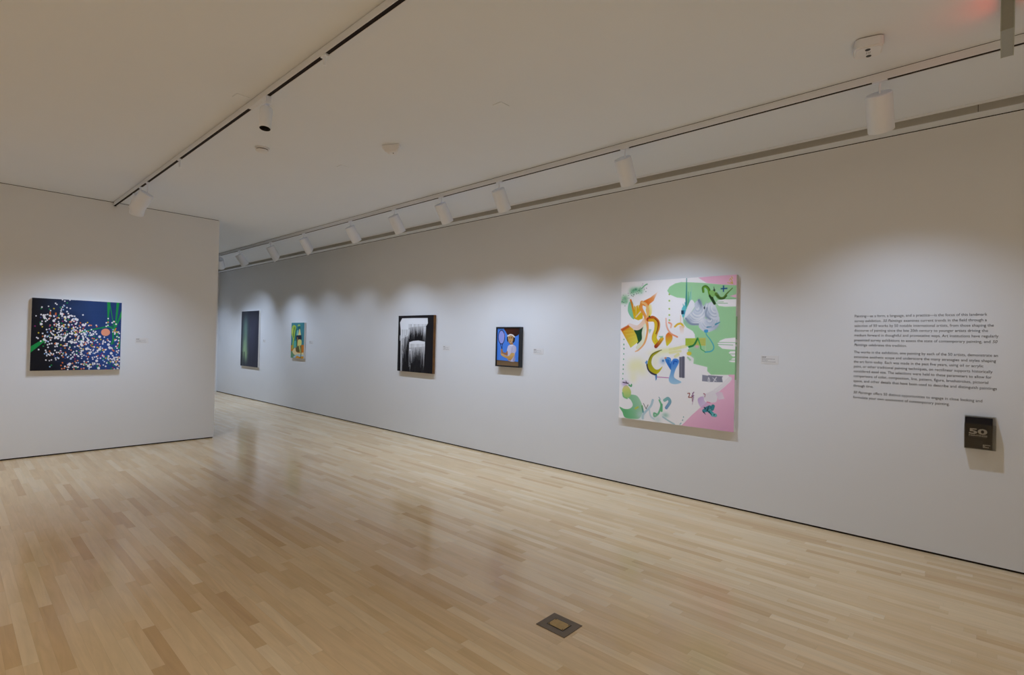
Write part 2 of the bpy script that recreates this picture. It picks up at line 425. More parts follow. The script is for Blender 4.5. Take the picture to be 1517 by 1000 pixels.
# grey bars
cv.poly([D(50,136),D(109,130),D(107,356),D(49,351)], (122,124,142)); cv.stroke([D(62,140),D(62,350)], 1, (98,100,118), curve=False); cv.stroke([D(92,135),D(90,350)], 2.2, (98,98,116), curve=False)
cv.poly([D(293,322),D(350,330),D(358,325),D(508,336),D(498,352),D(506,398),D(372,396),D(290,388)], (150,152,170), grad=(D(293,350),D(508,360),(134,138,156)))
cv.stroke([D(358,350),D(354,380),D(362,404),D(370,378),D(360,350)], 1.1, (236,236,242)); cv.stroke([D(408,398),D(440,345)], 1.2, (236,236,242)); cv.stroke([D(402,352),D(438,384)], 1.0, (225,225,234))
# yellow haze
for p, r1, r2, a in ((C(215,260),9,11,.55),(C(290,230),9,9,.5),(C(330,310),8,8,.35),(C(480,110),13,5,.45),(C(560,80),11,3,.55),(C(640,70),12,4,.6),(C(220,390),6,7,.35),(C(470,200),6,9,.3)):
    cv.glow(p, r1, r2, (246,246,176), a)
for y in (60, 100):
    cv.stroke([C(640,y),C(760,y-20)], 3.6, (236,234,150), alpha=.6, bristle=.03)
cv.stroke([D(0,50),D(120,20)], 4.5, (238,236,160), alpha=.7); cv.stroke([D(10,130),D(40,110)], 4.5, (238,236,160), alpha=.7)
# olive crescent with black edge and blue ends
cv.stroke([C(480,350),C(430,330),C(395,290),C(380,235)], 3.0, (62,58,74))
cv.poly([C(545,65),C(480,85),C(430,115),C(400,165),C(385,225),C(400,290),C(440,325),C(490,340),C(530,305),C(555,255),C(510,290),C(470,285),C(435,240),C(430,190),C(450,140),C(500,100)], (170,168,30), curve=True, grad=(C(390,200),C(500,330),(205,196,40)))
cv.stroke([C(545,68),C(480,90),C(430,125),C(400,180)], .7, (60,56,20))
cv.poly([C(355,215),C(375,185),C(385,200),C(378,235)], (90,150,215)); cv.poly([C(472,350),C(495,358),C(490,400),C(478,418)], (70,140,205))
cv.stroke([C(490,376),C(625,384)], 1.0, (190,110,180))
# blue heart and swan
cv.glow(C(560,195), 4.2, 4.2, (176,205,236), .9); cv.ell(C(562,190), 1.6, 1.6, (90,140,200))
cv.poly([C(585,160),C(630,150),C(655,185),C(660,300),C(600,215)], (60,140,226), curve=True, grad=(C(590,170),C(660,290),(40,110,205)))
cv.poly([C(660,200),C(690,165),C(735,175),C(740,215),C(700,300),C(690,380),C(770,430),C(710,455),C(650,445),C(628,400),C(650,310)], (70,140,228), curve=True, grad=(C(690,200),C(690,440),(170,212,240)))
cv.stroke([C(605,165),C(640,175),C(645,215)], 1.4, (130,185,240)); cv.stroke([C(680,225),C(690,195),C(720,200)], 1.6, (30,90,195)); cv.ell(C(590,158), 1.6, 1.2, (230,150,110))
# pale green figure lower left
cv.poly([C(62,722),C(120,745),C(180,740),C(215,700),C(190,640),C(140,600),C(200,580),C(270,600),C(320,690),C(330,760),C(300,840),C(250,858),C(130,845),C(95,780)], (110,190,130), curve=True, grad=(C(120,760),C(320,700),(170,215,185)))
cv.poly([C(95,520),C(140,470),C(190,530),C(190,590),C(150,620),C(110,600)], (226,226,130), curve=True, grad=(C(130,500),C(150,610),(170,212,130)))
cv.stroke([C(98,560),C(110,605),C(150,625)], 2, (130,200,140)); cv.glow(C(125,455), 5, 4, (206,184,226), .9)
cv.stroke([C(100,440),C(165,452)], 1.2, (50,40,60)); cv.stroke([C(135,425),C(150,455)], .8, (50,40,60)); cv.stroke([C(170,470),C(195,485),C(200,465)], 2, (80,170,110))
cv.stroke([C(245,740),C(275,722)], 2.4, (200,210,90)); cv.stroke([C(322,710),C(335,780)], 2.4, (120,180,110), (70,140,160))
cv.stroke([C(338,680),C(368,740)], .7, (40,50,50)); cv.stroke([C(368,742),C(390,695)], .7, (40,50,50))
cv.stroke([C(445,640),C(420,710),C(340,800),C(330,850)], 3.2, (182,212,226), alpha=.9); cv.stroke([C(400,720),C(420,820),C(460,855)], 2.4, (200,222,232), alpha=.8)
cv.stroke([C(580,640),C(620,620),C(640,660),C(600,725)], 4.5, (140,200,190), (120,160,200), bristle=.08); cv.stroke([C(520,640),C(540,700),C(510,790),C(465,825),C(460,790),C(490,800)], 2.6, (120,195,150))
cv.stroke([C(545,690),C(545,760)], 3.4, (110,190,140)); cv.glow(C(590,810), 5, 3.5, (170,212,200), .9); cv.stroke([C(560,830),C(620,870),C(690,910)], 2, (176,208,216)); cv.stroke([C(515,605),C(530,630)], .9, (110,160,170)); cv.glow(C(300,810),6,6,(196,224,222),.7); cv.glow(C(500,860),6,5,(206,226,226),.6)
# green dotted columns
for x, y in ((110,8),(112,55),(110,115),(108,175),(105,240),(104,290),(101,342),(99,400)):
    cv.ell(C(x,y), .75, 1.1, (70,160,110))
for y in (860, 920, 972): cv.ell(A(121,y), .7, 1.1, (70,160,110))
for y in (300, 380, 480, 556, 620): cv.ell(A(686,y), 1.3, 1.3, (170,200,90))
# foliage upper left
for p, r, c in ((A(130,350),5,(130,200,150)),(A(230,260),5,(120,196,150)),(A(320,250),5,(140,206,160)),(A(270,240),3,(90,180,130)),(A(100,390),3,(150,210,170)),(A(145,390),3.5,(140,204,160))):
    cv.glow(p, r, r*.9, c, .9)
for i in range(46):
    t = cv.rng.random(); x = 95+300*t+cv.rng.normal()*18; y = 385-190*t+cv.rng.normal()*28
    cv.ell(A(x,y), .35+.5*cv.rng.random(), .35+.4*cv.rng.random(), [(60,120,80),(90,170,120),(40,90,70),(150,100,150)][i % 4], alpha=.8)
cv.stroke([A(350,220),A(385,185),A(410,172)], 1.6, (110,190,140))
# orange and yellow folds
cv.poly([A(190,390),A(235,410),A(250,600),A(200,570),A(168,490)], (140,208,170), curve=True)
cv.poly([A(200,365),A(240,430),A(262,455),A(300,430),A(330,440),A(360,500),A(355,600),A(300,622),A(245,600),A(225,500)], (228,178,30), grad=(A(210,380),A(310,610),(226,190,24)))
cv.stroke([A(205,370),A(235,480),A(250,540)], 2.6, (222,120,30), alpha2=0)
cv.poly([A(330,400),A(450,340),A(545,265),A(490,380),A(440,420),A(420,460),A(345,430)], (236,126,40), grad=(A(400,380),A(540,270),(246,196,160)), fade=(A(470,320),A(560,255)))
cv.poly([A(400,470),A(460,420),A(470,520),A(440,580),A(405,540)], (240,214,60), curve=True, fade=(A(410,500),A(490,470)))
cv.poly([A(262,580),A(330,500),A(335,520),A(270,592)], (244,222,190)); cv.poly([A(235,430),A(244,430),A(248,490)], WH); cv.poly([A(266,440),A(276,440),A(272,585)], (244,226,190)); cv.poly([A(295,430),A(305,430),A(300,480)], WH)
cv.poly([A(240,720),A(385,680),A(345,770),A(350,860),A(290,920),A(270,830)], (30,82,48))
cv.stroke([A(190,690),A(290,715),A(360,660),A(390,610)], 7, (244,226,222), (246,206,170), bristle=.02)
cv.stroke([A(385,690),A(365,770),A(360,870),A(290,960)], 5, (236,240,214), bristle=.02)
cv.stroke([A(345,400),A(335,470),A(380,560),A(410,660),A(415,760),A(380,900),A(310,985),A(265,1010)], 5.2, (238,150,60), (246,190,130), w2=1.5, bristle=.04)
cv.stroke([A(350,400),A(400,430),A(420,520),A(400,640)], 3.6, (246,190,120), bristle=.04)
cv.poly([A(80,735),A(175,682),A(235,730),A(275,800),A(300,890),A(205,965)], (232,160,36), grad=(A(110,740),A(270,880),(224,222,90)))
cv.poly([A(80,735),A(175,682),A(190,705),A(100,760)], (214,100,40), soft=2)
for i in range(5): cv.stroke([A(120+i*28,760+i*42),A(240+i*12,750+i*34)], 1.3, (240,216,90), alpha=.5)
cv.stroke([A(425,612),A(480,595),A(535,640),A(540,710),A(510,790),A(500,850),A(530,905)], 6.2, (190,70,30), (230,214,50), w2=8, bristle=.05)
cv.stroke([A(440,620),A(500,625),A(520,680),A(510,780),A(500,860)], 4.4, (226,170,30), (226,214,60)); cv.stroke([A(505,600),A(550,650),A(540,730),A(520,790)], 1.1, (120,40,24))
cv.stroke([A(520,945),A(560,900),A(595,850)], 5.4, (160,60,30), (236,190,50), bristle=.14); cv.poly([A(550,820),A(615,815),A(590,845)], (150,206,160)); cv.poly([A(425,580),A(440,560),A(455,590)], (40,90,54))
cv.poly([A(640,820),A(680,770),A(720,800),A(722,860),A(690,910),A(652,935)], (236,130,50), curve=True, grad=(A(660,800),A(680,920),(230,222,60)))
cv.stroke([A(645,600),A(655,700),A(700,780),A(785,828)], 2.2, (248,206,190), (240,150,110)); cv.stroke([A(680,650),A(710,670),A(705,710)], 2.4, (244,160,130), (248,200,180))
cv.stroke([A(755,700),A(790,670),A(833,665),B(110,700)], 2.8, (238,190,60), (226,200,40)); cv.stroke([B(75,560),B(75,660)], .8, (244,200,150)); cv.poly([B(60,690),B(118,690),B(112,800),B(72,800)], (248,214,190), fade=(B(80,690),B(90,800)))
cv.poly([A(425,730),A(465,735),A(440,790)], (160,210,180), alpha=.8)
# teal spikes
for x0, y0, x1, y1, w, c in ((150,95,145,450,2.4,(50,140,140)),(170,270,168,440,1.4,(60,150,110)),(196,270,180,420,1.4,(90,180,180)),(208,205,205,370,1.0,(150,205,200)),(105,420,120,480,2.2,(120,200,200)),(130,400,140,470,2.6,(80,180,180))):
    cv.stroke([B(x0,y0),B(x1,y1)], w*.35, c, w2=w*1.15, curve=False)
cv.poly([B(90,480),B(130,440),B(140,540),B(100,585)], (100,196,206), curve=True); cv.poly([B(82,500),B(122,498),B(124,545),B(84,548)], (24,62,84)); cv.poly([B(112,498),B(128,498),B(128,545),B(114,546)], (60,150,190))
# feathered grey wings
def fan(cx, cy, r0, r1, a0, a1, n, seed, sq=1.0):
    g = np.random.default_rng(seed)
    for i in range(n):
        r = r0+(r1-r0)*i/(n-1)+g.normal()*1.5
        v = .5+.5*math.sin(i*1.15+g.normal()*.7)
        sh = tuple(a+(b-a)*v for a, b in zip((176,189,207), (234,237,244)))
        cv.stroke([B(cx+r*math.cos(a), cy+r*sq*math.sin(a)) for a in np.linspace(a0+g.normal()*.10, a1+g.normal()*.10, 9)], 1.15, sh, tuple(min(244, k*1.05) for k in sh), alpha=.85, w2=.6)
cv.poly([B(205,370),B(250,415),B(240,470),B(150,590),B(118,600),B(150,480)], (238,240,246), curve=True)
cv.poly([B(250,410),B(300,370),B(340,420),B(385,540),B(360,620),B(300,675),B(220,680),B(150,630),B(135,595),B(240,480)], (206,214,226), curve=True)
fan(285, 470, 8, 125, -.25, 2.55, 22, 1, 1.25); fan(262, 560, 60, 118, .5, 2.7, 12, 2)
cv.poly([B(370,460),B(455,395),B(500,440),B(545,570),B(480,640),B(400,600)], (212,219,230), curve=True)
fan(500, 470, 12, 128, 1.5, 3.7, 22, 3, 1.15)
cv.poly([B(300,680),B(360,600),B(440,615),B(545,575),B(540,660),B(480,740),B(390,768),B(320,730)], (216,222,234), curve=True)
fan(430, 610, 20, 125, .15, 2.7, 22, 4, 1.15)
cv.stroke([B(140,600),B(200,665),B(290,672)], 2.8, (140,156,178), bristle=.1); cv.stroke([B(400,470),B(385,560),B(440,610)], 2.4, (140,156,178), alpha=.8)
cv.stroke([B(300,375),B(325,430),B(320,480)], 3.4, (120,138,160), (190,200,214), bristle=.1)
cv.stroke([B(400,706),B(455,700)], 1.6, (40,130,170), w2=.7); cv.stroke([B(505,672),B(556,645)], 2.6, (40,140,170), w2=.8); cv.poly([B(365,742),B(410,738),B(408,770),B(372,772)], (70,160,212), curve=True); cv.ell(B(368,468), 1.1, 2.2, (60,80,90))
cv.stroke([B(390,772),B(393,800),B(440,860),B(478,930),B(478,975),D(380,75),D(322,82)], 1.1, (70,180,200), w2=1.8); cv.stroke([B(382,850),B(380,1000)], .5, (220,226,200))
cv.glow(B(175,630), 7, 5, (140,156,180), .55); cv.glow(B(310,400), 3.5, 5, (126,144,168), .6); cv.glow(B(410,560), 4, 7, (146,162,186), .5); cv.glow(B(500,700), 6, 5, (156,170,192), .45); cv.glow(B(330,600), 5, 7, (240,242,248), .6); cv.glow(B(470,440), 6, 5, (236,239,246), .5)
# ochre swatch and green leaf
cv.poly([B(135,845),B(385,838),B(382,935),B(135,935)], (178,206,70), grad=(B(135,890),B(385,890),(196,214,120))); cv.poly([B(300,838),B(385,838),B(382,935),B(330,935)], (206,196,110), alpha=.5)
for y in (865,890,915): cv.stroke([B(140,y),B(375,y)], .7, (150,180,50), alpha=.6, curve=False)
cv.stroke([B(180,950),B(240,925),B(285,845)], 2.8, (36,130,70), w2=2.6); cv.stroke([B(290,850),B(320,940),D(280,50),D(322,78)], 1.8, (60,170,90), w2=.9); cv.glow(B(275,945),3,2.2,(246,176,206),.9)
cv.ell(D(155,98), 3.6, 3.0, (226,214,70)); cv.glow(D(175,160), 4, 4, (236,238,236), .8); cv.stroke([D(140,140),D(165,165)], 2.6, (190,222,190))
# green serpents, cross, signature
cv.stroke([B(355,270),B(352,220),B(385,205),B(420,240),B(435,300),B(460,350)], 3.2, (80,130,30), w2=4.5, bristle=.2, seed=4); cv.stroke([B(440,320),B(462,360),B(492,415)], 4.4, (30,64,22), w2=3.8, bristle=.12)
cv.poly([B(430,260),B(490,255),B(515,300),B(470,335),B(440,310)], (140,196,110), curve=True); cv.stroke([B(515,300),B(550,345),B(600,345),B(645,290),B(712,225)], 5.2, (110,160,50), w2=.8, bristle=.18, seed=8); cv.stroke([B(520,315),B(560,355),B(605,355),B(640,320)], 1.6, (46,90,26))
cv.stroke([B(488,235),B(490,262)], 1.2, (20,30,26)); cv.stroke([B(484,210),B(486,235)], .5, (40,50,40)); cv.stroke([B(478,250),B(500,250)], .9, (20,40,30)); cv.glow(B(545,280),2.6,2.6,(176,220,200),.9)
cv.poly([B(594,194),B(610,194),B(608,272),B(594,272)], (34,90,150)); cv.poly([B(568,226),B(648,222),B(648,238),B(568,242)], (34,90,150))
cv.stroke([B(650,160),B(710,165),B(690,110),B(675,130)], .9, (226,196,90)); cv.stroke([B(700,85),B(712,110)], 1.0, (230,200,90)); cv.stroke([B(690,150),B(714,172)], 1.0, (220,190,80))
t = painting('large white, green and pink abstract painting with grey feathered shapes', cv, 2.405, 0.742, .045, ROT_R, XW, M_EDGE)
# the green and pink run over the right edge of the canvas
b = bmesh.new()
w2 = cv.w/2
for z0, z1 in ((1.03,1.25),(.98,1.0),(.64,.96)): box(b, w2-.0005, w2+.0012, z0-.14, z1-.14, .006, .043)
obj('painted_edge', b, mat('green_edge_paint', rgb(150,198,150), .7, noise=.03), t)

# ---- black and blue painting with dots on the partition
S = lambda x, y: (20+x/6.25, 420+y/6.25)
cl = Canvas(0.890, 0.893, 400, (20,22,34), [S(168,128),S(998,178),S(982,796),S(151,806)])
cl.poly([S(150,100),S(1010,150),S(1000,820),S(140,830)], (16,17,26), grad=(S(260,500),S(760,430),(36,66,122)))
cl.glow(S(850,640), 40, 26, (44,80,160), .75); cl.glow(S(600,230), 30, 10, (36,66,116), .6); cl.glow(S(860,260), 14, 26, (30,62,116), .8)
for i in range(60):
    y = 150+650*cl.rng.random(); x = 350+500*cl.rng.random()
    cl.stroke([S(x,y),S(x+200,y+6)], .8, (40,72,130), alpha=.18, curve=False)
GN = (22,150,74)
cl.poly([S(140,590),S(140,650),S(292,530),S(284,505)], GN)
cl.poly([S(862,170),S(893,170),S(880,300),S(874,400),S(866,400)], GN); cl.stroke([S(884,176),S(905,290),S(925,395)], 1.2, GN)
cl.poly([S(950,174),S(975,174),S(944,400),S(934,400)], GN); cl.stroke([S(998,262),S(970,340),S(944,400)], 2.4, GN, w2=1.4, curve=False); cl.poly([S(1000,255),S(1000,300),S(945,402),S(940,400)], GN)
cl.stroke([S(610,450),S(700,432),S(800,412),S(880,400),S(912,430),S(918,520),S(905,560)], 1.5, GN, w2=2.2)
cl.stroke([S(930,380),S(940,440),S(975,520),S(975,600)], 1.6, GN); cl.stroke([S(905,390),S(945,470),S(925,560)], 1.4, (18,120,64))
cl.stroke([S(470,470),S(560,455),S(620,448)], 1.2, (18,120,64))
cl.ell(S(848,452), 6.7, 5.5, (238,160,128))
clusters = [(300,230,45,40,12),(470,215,35,40,16),(505,235,14,35,10),(390,300,60,22,30),(310,350,40,40,16),(430,370,60,45,60),(570,330,45,26,24),(470,430,100,40,70),(620,440,50,25,26),(330,480,70,45,40),(620,530,110,50,110),(430,560,80,45,46),(540,630,120,55,80),(710,600,60,55,40),(760,760,120,26,60),(580,770,90,22,44),(880,560,55,55,40),(945,460,26,50,24),(900,690,60,50,45),(370,710,60,45,20),(690,390,60,18,14),(270,560,30,40,8),(885,345,16,22,8),(960,560,18,90,24),(700,480,70,40,30),(800,700,70,40,26),(960,730,20,45,20)]
kinds = [(238,238,244)]*15 + [(226,120,60)]*2 + [(232,150,110)] + [(26,150,80)]*2 + [(222,200,60)] + [(60,70,150),(150,40,110),(150,190,235)]
for cx, cy, sx, sy, n in clusters:
    for i in range(int(n*.86)):
        x, y = cl.rng.normal(cx, sx), cl.rng.normal(cy, sy)
        if not (190 < x < 978 and 145 < y < 797) or (y < .42*x-60 and x > 520 and y < 330 and x < 850): continue
        if (x-848)**2/52**2+(y-452)**2/44**2 < 1: continue
        k = kinds[cl.rng.integers(len(kinds))]; r = (1.12+.3*cl.rng.random()) if k[0] > 235 else 1.2
        if k[0] > 235 and cl.rng.random() < .06: r = 2.2
        cl.ell(S(x,y), r*.98, r*.9, k, soft=.5)
t = painting('square black and blue painting covered in small white dots', cl, 1.170, 1.067, .055, ROT_P, YP, M_EDGE)

# ---- tall dark painting
S = lambda x, y: (330+x/7.585, 430+y/7.585)
cd = Canvas(1.08, 1.372, 150, (44,46,62), [S(212,237),S(408,228),S(393,868),S(200,842)])
cd.poly([S(190,200),S(430,200),S(430,300),S(190,310)], (34,36,50), soft=10)
for p, rx, ry, c, a in ((S(255,420),5,9,(98,128,122),.8),(S(255,560),4.5,14,(112,148,130),.8),(S(248,640),4.5,8,(150,182,136),.9),(S(262,720),4,6,(146,178,130),.8),(S(240,690),3,4,(156,186,140),.7),(S(330,520),8,16,(64,66,92),.6),(S(370,640),5,14,(40,42,60),.6)):
    cd.glow(p, rx, ry, c, a)
for i in range(40):
    x = 205+195*cd.rng.random(); y = 300+450*cd.rng.random()
    cd.stroke([S(x,y),S(x-3,y+110)], .9, [(36,40,54),(80,100,98),(54,56,76)][i % 3], alpha=.16, curve=False)
for x in (220, 243, 212): cd.stroke([S(x,700),S(x-2,850)], 1.8, (30,36,40), alpha=.7, w2=1.2, curve=False)
cd.stroke([S(230,700),S(228,850)], .7, (120,140,110), alpha=.6, curve=False)
painting('tall dark painting with a dim green glow, nearest the partition', cd, 13.478, 0.805, .04, ROT_R, XW, M_EDGE)

# ---- small teal and yellow abstract
S = lambda x, y: (420+x/12.5, 465+y/12.5)
ca = Canvas(0.596, 0.758, 150, (66,140,150), [S(148,163),S(387,163),S(375,830),S(140,805)])
ca.poly([S(130,575),S(400,580),S(400,850),S(130,850)], (214,130,36)); ca.poly([S(130,690),S(215,680),S(215,850),S(130,850)], (110,160,120))
ca.poly([S(130,520),S(165,560),S(160,580),S(130,575)], (60,120,130))
ca.poly([S(160,240),S(195,205),S(232,240),S(225,330),S(205,450),S(190,560),S(180,640),S(160,640),S(175,470),S(150,360)], (176,204,80), curve=True); ca.stroke([S(205,260),S(185,330),S(190,420)], 2.6, (120,160,60)); ca.stroke([S(172,290),S(165,350)], 2.2, (206,216,110))
ca.poly([S(225,300),S(250,270),S(258,330),S(250,420),S(215,500),S(205,490)], (30,120,120), curve=True); ca.poly([S(250,310),S(268,300),S(272,390),S(240,410)], (140,206,200)); ca.poly([S(205,500),S(245,500),S(245,620),S(190,640),S(195,560)], (90,180,170))
ca.ell(S(287,225), 2.0, 2.6, (160,200,110)); ca.poly([S(262,235),S(310,225),S(322,290),S(262,292)], (30,110,110)); ca.poly([S(290,290),S(305,275),S(325,395),S(270,400)], (236,226,150))
ca.poly([S(238,400),S(335,395),S(338,475),S(275,490),S(240,500)], (26,36,56)); ca.poly([S(238,500),S(262,440),S(275,480),S(262,600),S(240,610)], (24,110,80)); ca.stroke([S(262,440),S(266,500),S(262,590)], 1.1, (220,130,70))
ca.poly([S(270,500),S(300,474),S(336,500),S(330,580),S(270,610)], (226,222,130), curve=True); ca.poly([S(232,640),S(260,600),S(320,590),S(335,600),S(325,690),S(270,710),S(240,690)], (120,110,60), curve=True)
for i in range(5): ca.stroke([S(240+i*18,620),S(250+i*18,700)], .5, (50,50,40))
ca.poly([S(288,600),S(308,590),S(330,720),S(310,720)], (206,206,120)); ca.poly([S(170,690),S(220,630),S(240,700),S(300,725),S(385,720),S(385,760),S(280,760),S(210,755)], (240,222,170), curve=True)
ca.poly([S(190,790),S(240,755),S(320,750),S(385,770),S(385,790),S(250,800),S(200,830)], (176,206,222), curve=True); ca.ell(S(262,800), 2.4, 1.8, (226,160,30)); ca.ell(S(352,808), 2.4, 1.8, (226,160,30)); ca.stroke([S(318,600),S(330,720),S(322,830)], 1.5, (110,130,90))
painting('small teal, yellow and orange abstract painting between dark canvases', ca, 10.899, 1.109, .04, ROT_R, XW, M_EDGE)

# ---- black painting with white dragged brush strokes
S = lambda x, y: (580+x/9.09, 455+y/9.09)
cb = Canvas(0.918, 0.912, 240, (24,23,28), [S(104,119),S(568,106),S(565,897),S(84,857)])
Wt = (242,246,252)
def dragged(x0, x1, y0, ytop, f, seed, n=None):
    g = np.random.default_rng(seed); n = n or int((x1-x0)/3.2)
    sm = np.convolve(g.normal(size=n+8), np.ones(2)/2, 'same')
    for i in range(n):
        x = x0+(x1-x0)*(i+.5)/n; L = f((x-x0)/(x1-x0))*(1+.5*sm[i+4])
        v = 1-.12*abs(g.normal())
        cb.stroke([S(x,ytop),S(x-2,ytop+L*.7),S(x-3,ytop+L)], .44, tuple(k*v for k in Wt), alpha=1, alpha2=.35+.5*g.random(), curve=False, w2=.28, soft=.5)
cb.poly([S(122,205),S(150,150),S(300,146),S(490,145),S(494,215),S(472,250),S(390,256),S(300,262),S(240,275),S(232,380),S(190,400),S(140,420)], Wt, curve=False, soft=1.4)
dragged(238, 470, 0, 228, lambda t: 125-12*t, 1, 90); dragged(136, 250, 0, 300, lambda t: 520-430*t**.7 if t > .25 else 520, 2, 44); dragged(434, 470, 0, 260, lambda t: 130, 5)
cb.poly([S(246,465),S(300,448),S(370,442),S(460,458),S(457,520),S(400,530),S(300,535),S(246,540)], Wt, soft=1.2)
dragged(244, 460, 0, 490, lambda t: 170+50*(t > .75)+50*(t < .2), 3, 84); dragged(244, 275, 0, 560, lambda t: 330-230*t, 4, 12)
for i in range(26): cb.stroke([S(270+185*cb.rng.random(),600),S(270+185*cb.rng.random(),880)], .3, (150,154,162), alpha=.12, curve=False)
for i in range(20):
    x = 145+85*cb.rng.random(); y = 330+420*cb.rng.random()
    cb.stroke([S(x,y),S(x-2,y+70+90*cb.rng.random())], .45, (30,30,36), alpha=.75, curve=False, w2=.7)
for i in range(30):
    x = 252+200*cb.rng.random(); y = 560+120*cb.rng.random()
    cb.stroke([S(x,y),S(x-2,y+150)], .4, (28,28,34), alpha=.7, curve=False, w2=.9)
cb.stroke([S(124,380),S(124,440)], 1, Wt, curve=False); cb.stroke([S(136,300),S(134,855)], 1.6, Wt, curve=False, w2=.9)
M_BROWN = mat('raw_brown_canvas_edge', rgb(120,84,44), .8, noise=.6, scale=9)
painting('square black painting with white dragged brush strokes', cb, 6.780, 1.037, .05, ROT_R, XW, M_BROWN)

# ---- framed portrait of a racquet player
S = lambda x, y: (725+x/12.5, 475+y/12.5)
cp = Canvas(0.400, 0.500, 200, (74,134,232), [S(150,140),S(556,136),S(550,845),S(138,835)])
cp.poly([S(130,740),S(560,766),S(560,870),S(130,850)], (112,90,66), grad=(S(300,760),S(300,850),(140,112,78)))
cp.poly([S(130,738),S(560,764),S(560,770),S(130,744)], (60,50,50))
cp.poly([S(286,130),S(560,126),S(556,220),S(530,262),S(480,286),S(400,278),S(340,260),S(305,205)], (72,36,24), curve=True, grad=(S(420,150),S(520,280),(46,24,18)))
cp.poly([S(345,275),S(400,265),S(468,300),S(470,370),S(440,410),S(430,340),S(370,300),S(350,395),S(330,360),S(330,310)], (30,24,28), curve=True); cp.poly([S(440,300),S(470,320),S(468,380),S(440,408),S(430,380)], (30,24,28), curve=True)
SK = (214,174,120); SD = (168,122,76)
cp.poly([S(385,440),S(395,400),S(435,400),S(445,440),S(410,460)], SD); cp.poly([S(352,290),S(400,275),S(440,300),S(438,370),S(405,410),S(372,420),S(360,395),S(352,350)], SK, curve=True, grad=(S(360,340),S(440,350),(190,146,96)))
cp.stroke([S(362,305),S(388,305)], .6, (50,36,30)); cp.stroke([S(400,303),S(425,306)], .6, (50,36,30)); cp.stroke([S(366,322),S(382,322)], .7, (60,44,40)); cp.stroke([S(402,320),S(420,322)], .7, (60,44,40))
cp.stroke([S(388,318),S(378,360),S(390,366)], .7, (160,112,70)); cp.stroke([S(372,382),S(396,382)], .8, (150,80,66)); cp.stroke([S(368,398),S(372,415),S(384,420)], .7, (90,60,44))
cp.stroke([S(340,282),S(385,258),S(430,266),S(462,296)], 1.8, (232,226,222))
cp.poly([S(350,470),S(395,445),S(440,440),S(495,480),S(500,560),S(478,615),S(475,755),S(352,740),S(345,640),S(330,560)], (206,204,226), curve=True, grad=(S(360,520),S(500,600),(182,180,212)))
cp.stroke([S(425,500),S(418,570),S(420,600)], .8, (160,158,192)); cp.stroke([S(415,590),S(470,612)], .8, (160,158,192)); cp.stroke([S(385,450),S(410,462),S(440,450)], .8, (240,238,246))
cp.poly([S(462,640),S(485,620),S(478,758),S(440,752)], (140,140,180), alpha=.7)
cp.poly([S(240,580),S(300,600),S(335,560),S(345,620),S(330,645),S(260,620)], (166,112,72), curve=True)
cp.poly([S(218,600),S(300,645),S(370,650),S(410,600),S(470,605),S(455,660),S(400,730),S(330,705),S(225,650)], (214,172,106), curve=True, grad=(S(330,640),S(330,720),(190,144,80)))
cp.stroke([S(400,735),S(350,730)], 1.2, (176,130,76))
cp.poly([S(212,535),S(235,525),S(252,560),S(245,610),S(222,612)], (206,160,110), curve=True); cp.stroke([S(228,560),S(245,568)], .5, (120,80,50)); cp.stroke([S(228,580),S(246,588)], .5, (120,80,50)); cp.stroke([S(238,610),S(234,540)], 1.0, (120,60,40))
for i in range(24):
    a0 = 2*PI*i/24; a1 = 2*PI*(i+1)/24
    cp.stroke([S(224+58*math.cos(a0), 305+128*math.sin(a0)), S(224+58*math.cos(a1), 305+128*math.sin(a1))], 1.15, (30,42,92), curve=False)
cp.ell(S(224,305), 4.3, 9.7, (150,160,230), soft=1.2); cp.stroke([S(272,240),S(276,300)], .6, (220,150,190))
cp.stroke([S(205,430),S(232,525)], .9, (30,34,70), curve=False); cp.stroke([S(245,430),S(234,525)], .9, (30,34,70), curve=False); cp.stroke([S(205,432),S(245,432)], .8, (30,34,70), curve=False)
t = thing('framed_painting', 'small black-framed portrait of a figure in white holding a racquet', 'painting', (XW, 4.737, 1.222), ROT_R)
b = bmesh.new(); fw, fh, fd, ft = .438, .536, .066, .018
for x0, x1, y0, y1 in ((-fw/2,-fw/2+ft,0,fh),(fw/2-ft,fw/2,0,fh),(-fw/2+ft,fw/2-ft,0,ft),(-fw/2+ft,fw/2-ft,fh-ft,fh)):
    box(b, x0, x1, y0, y1, .001, fd, bev=.0015)
obj('frame', b, M_FRAME, t)
o = cp.build('canvas', t, fd-.012); o.location = (0, ft, 0)
b = bmesh.new(); box(b, -fw/2+ft, fw/2-ft, ft, fh-ft, .002, fd-.014); obj('backing_board', b, M_FRAME, t)

# ------------------------------------------------------------------ wall labels
def wall_label(label, along, z0, w, h, rot, wall, seed, ink):
    loc = (wall, along, z0) if rot is ROT_R else (along, wall, z0)
    t = thing('wall_label', label, 'label', loc, rot, None)
    obj('card', bbox(-w/2, w/2, 0, h, 0.0004, .0025, bev=.0005), M_CARD, t)
    g = random.Random(seed); b = bmesh.new()
    rows = ((.83,.25),(.75,.25),(.58,.74),(.43,.34),(.25,.78))
    for fy, fr in rows:
        x = -w/2+.06*w; end = -w/2+(.06+fr)*w; hh = h*(.042 if fy in (.58,.25,.43) else .05)
        while x < end-.004:
            k = min(g.uniform(.006,.016), end-x)
            box(b, x, x+k, fy*h-hh/2, fy*h+hh/2, .0025, .0028); x += k+.0022
    obj('printed_text', b, ink, t)
wall_label('pale caption label beside the large white, green and pink abstract', 1.4825, 1.408, .153, .078, ROT_R, XW, 1, M_INKL)
wall_label('pale caption label beside the black-framed racquet portrait', 4.252, 1.406, .170, .076, ROT_R, XW, 2, M_INKL)
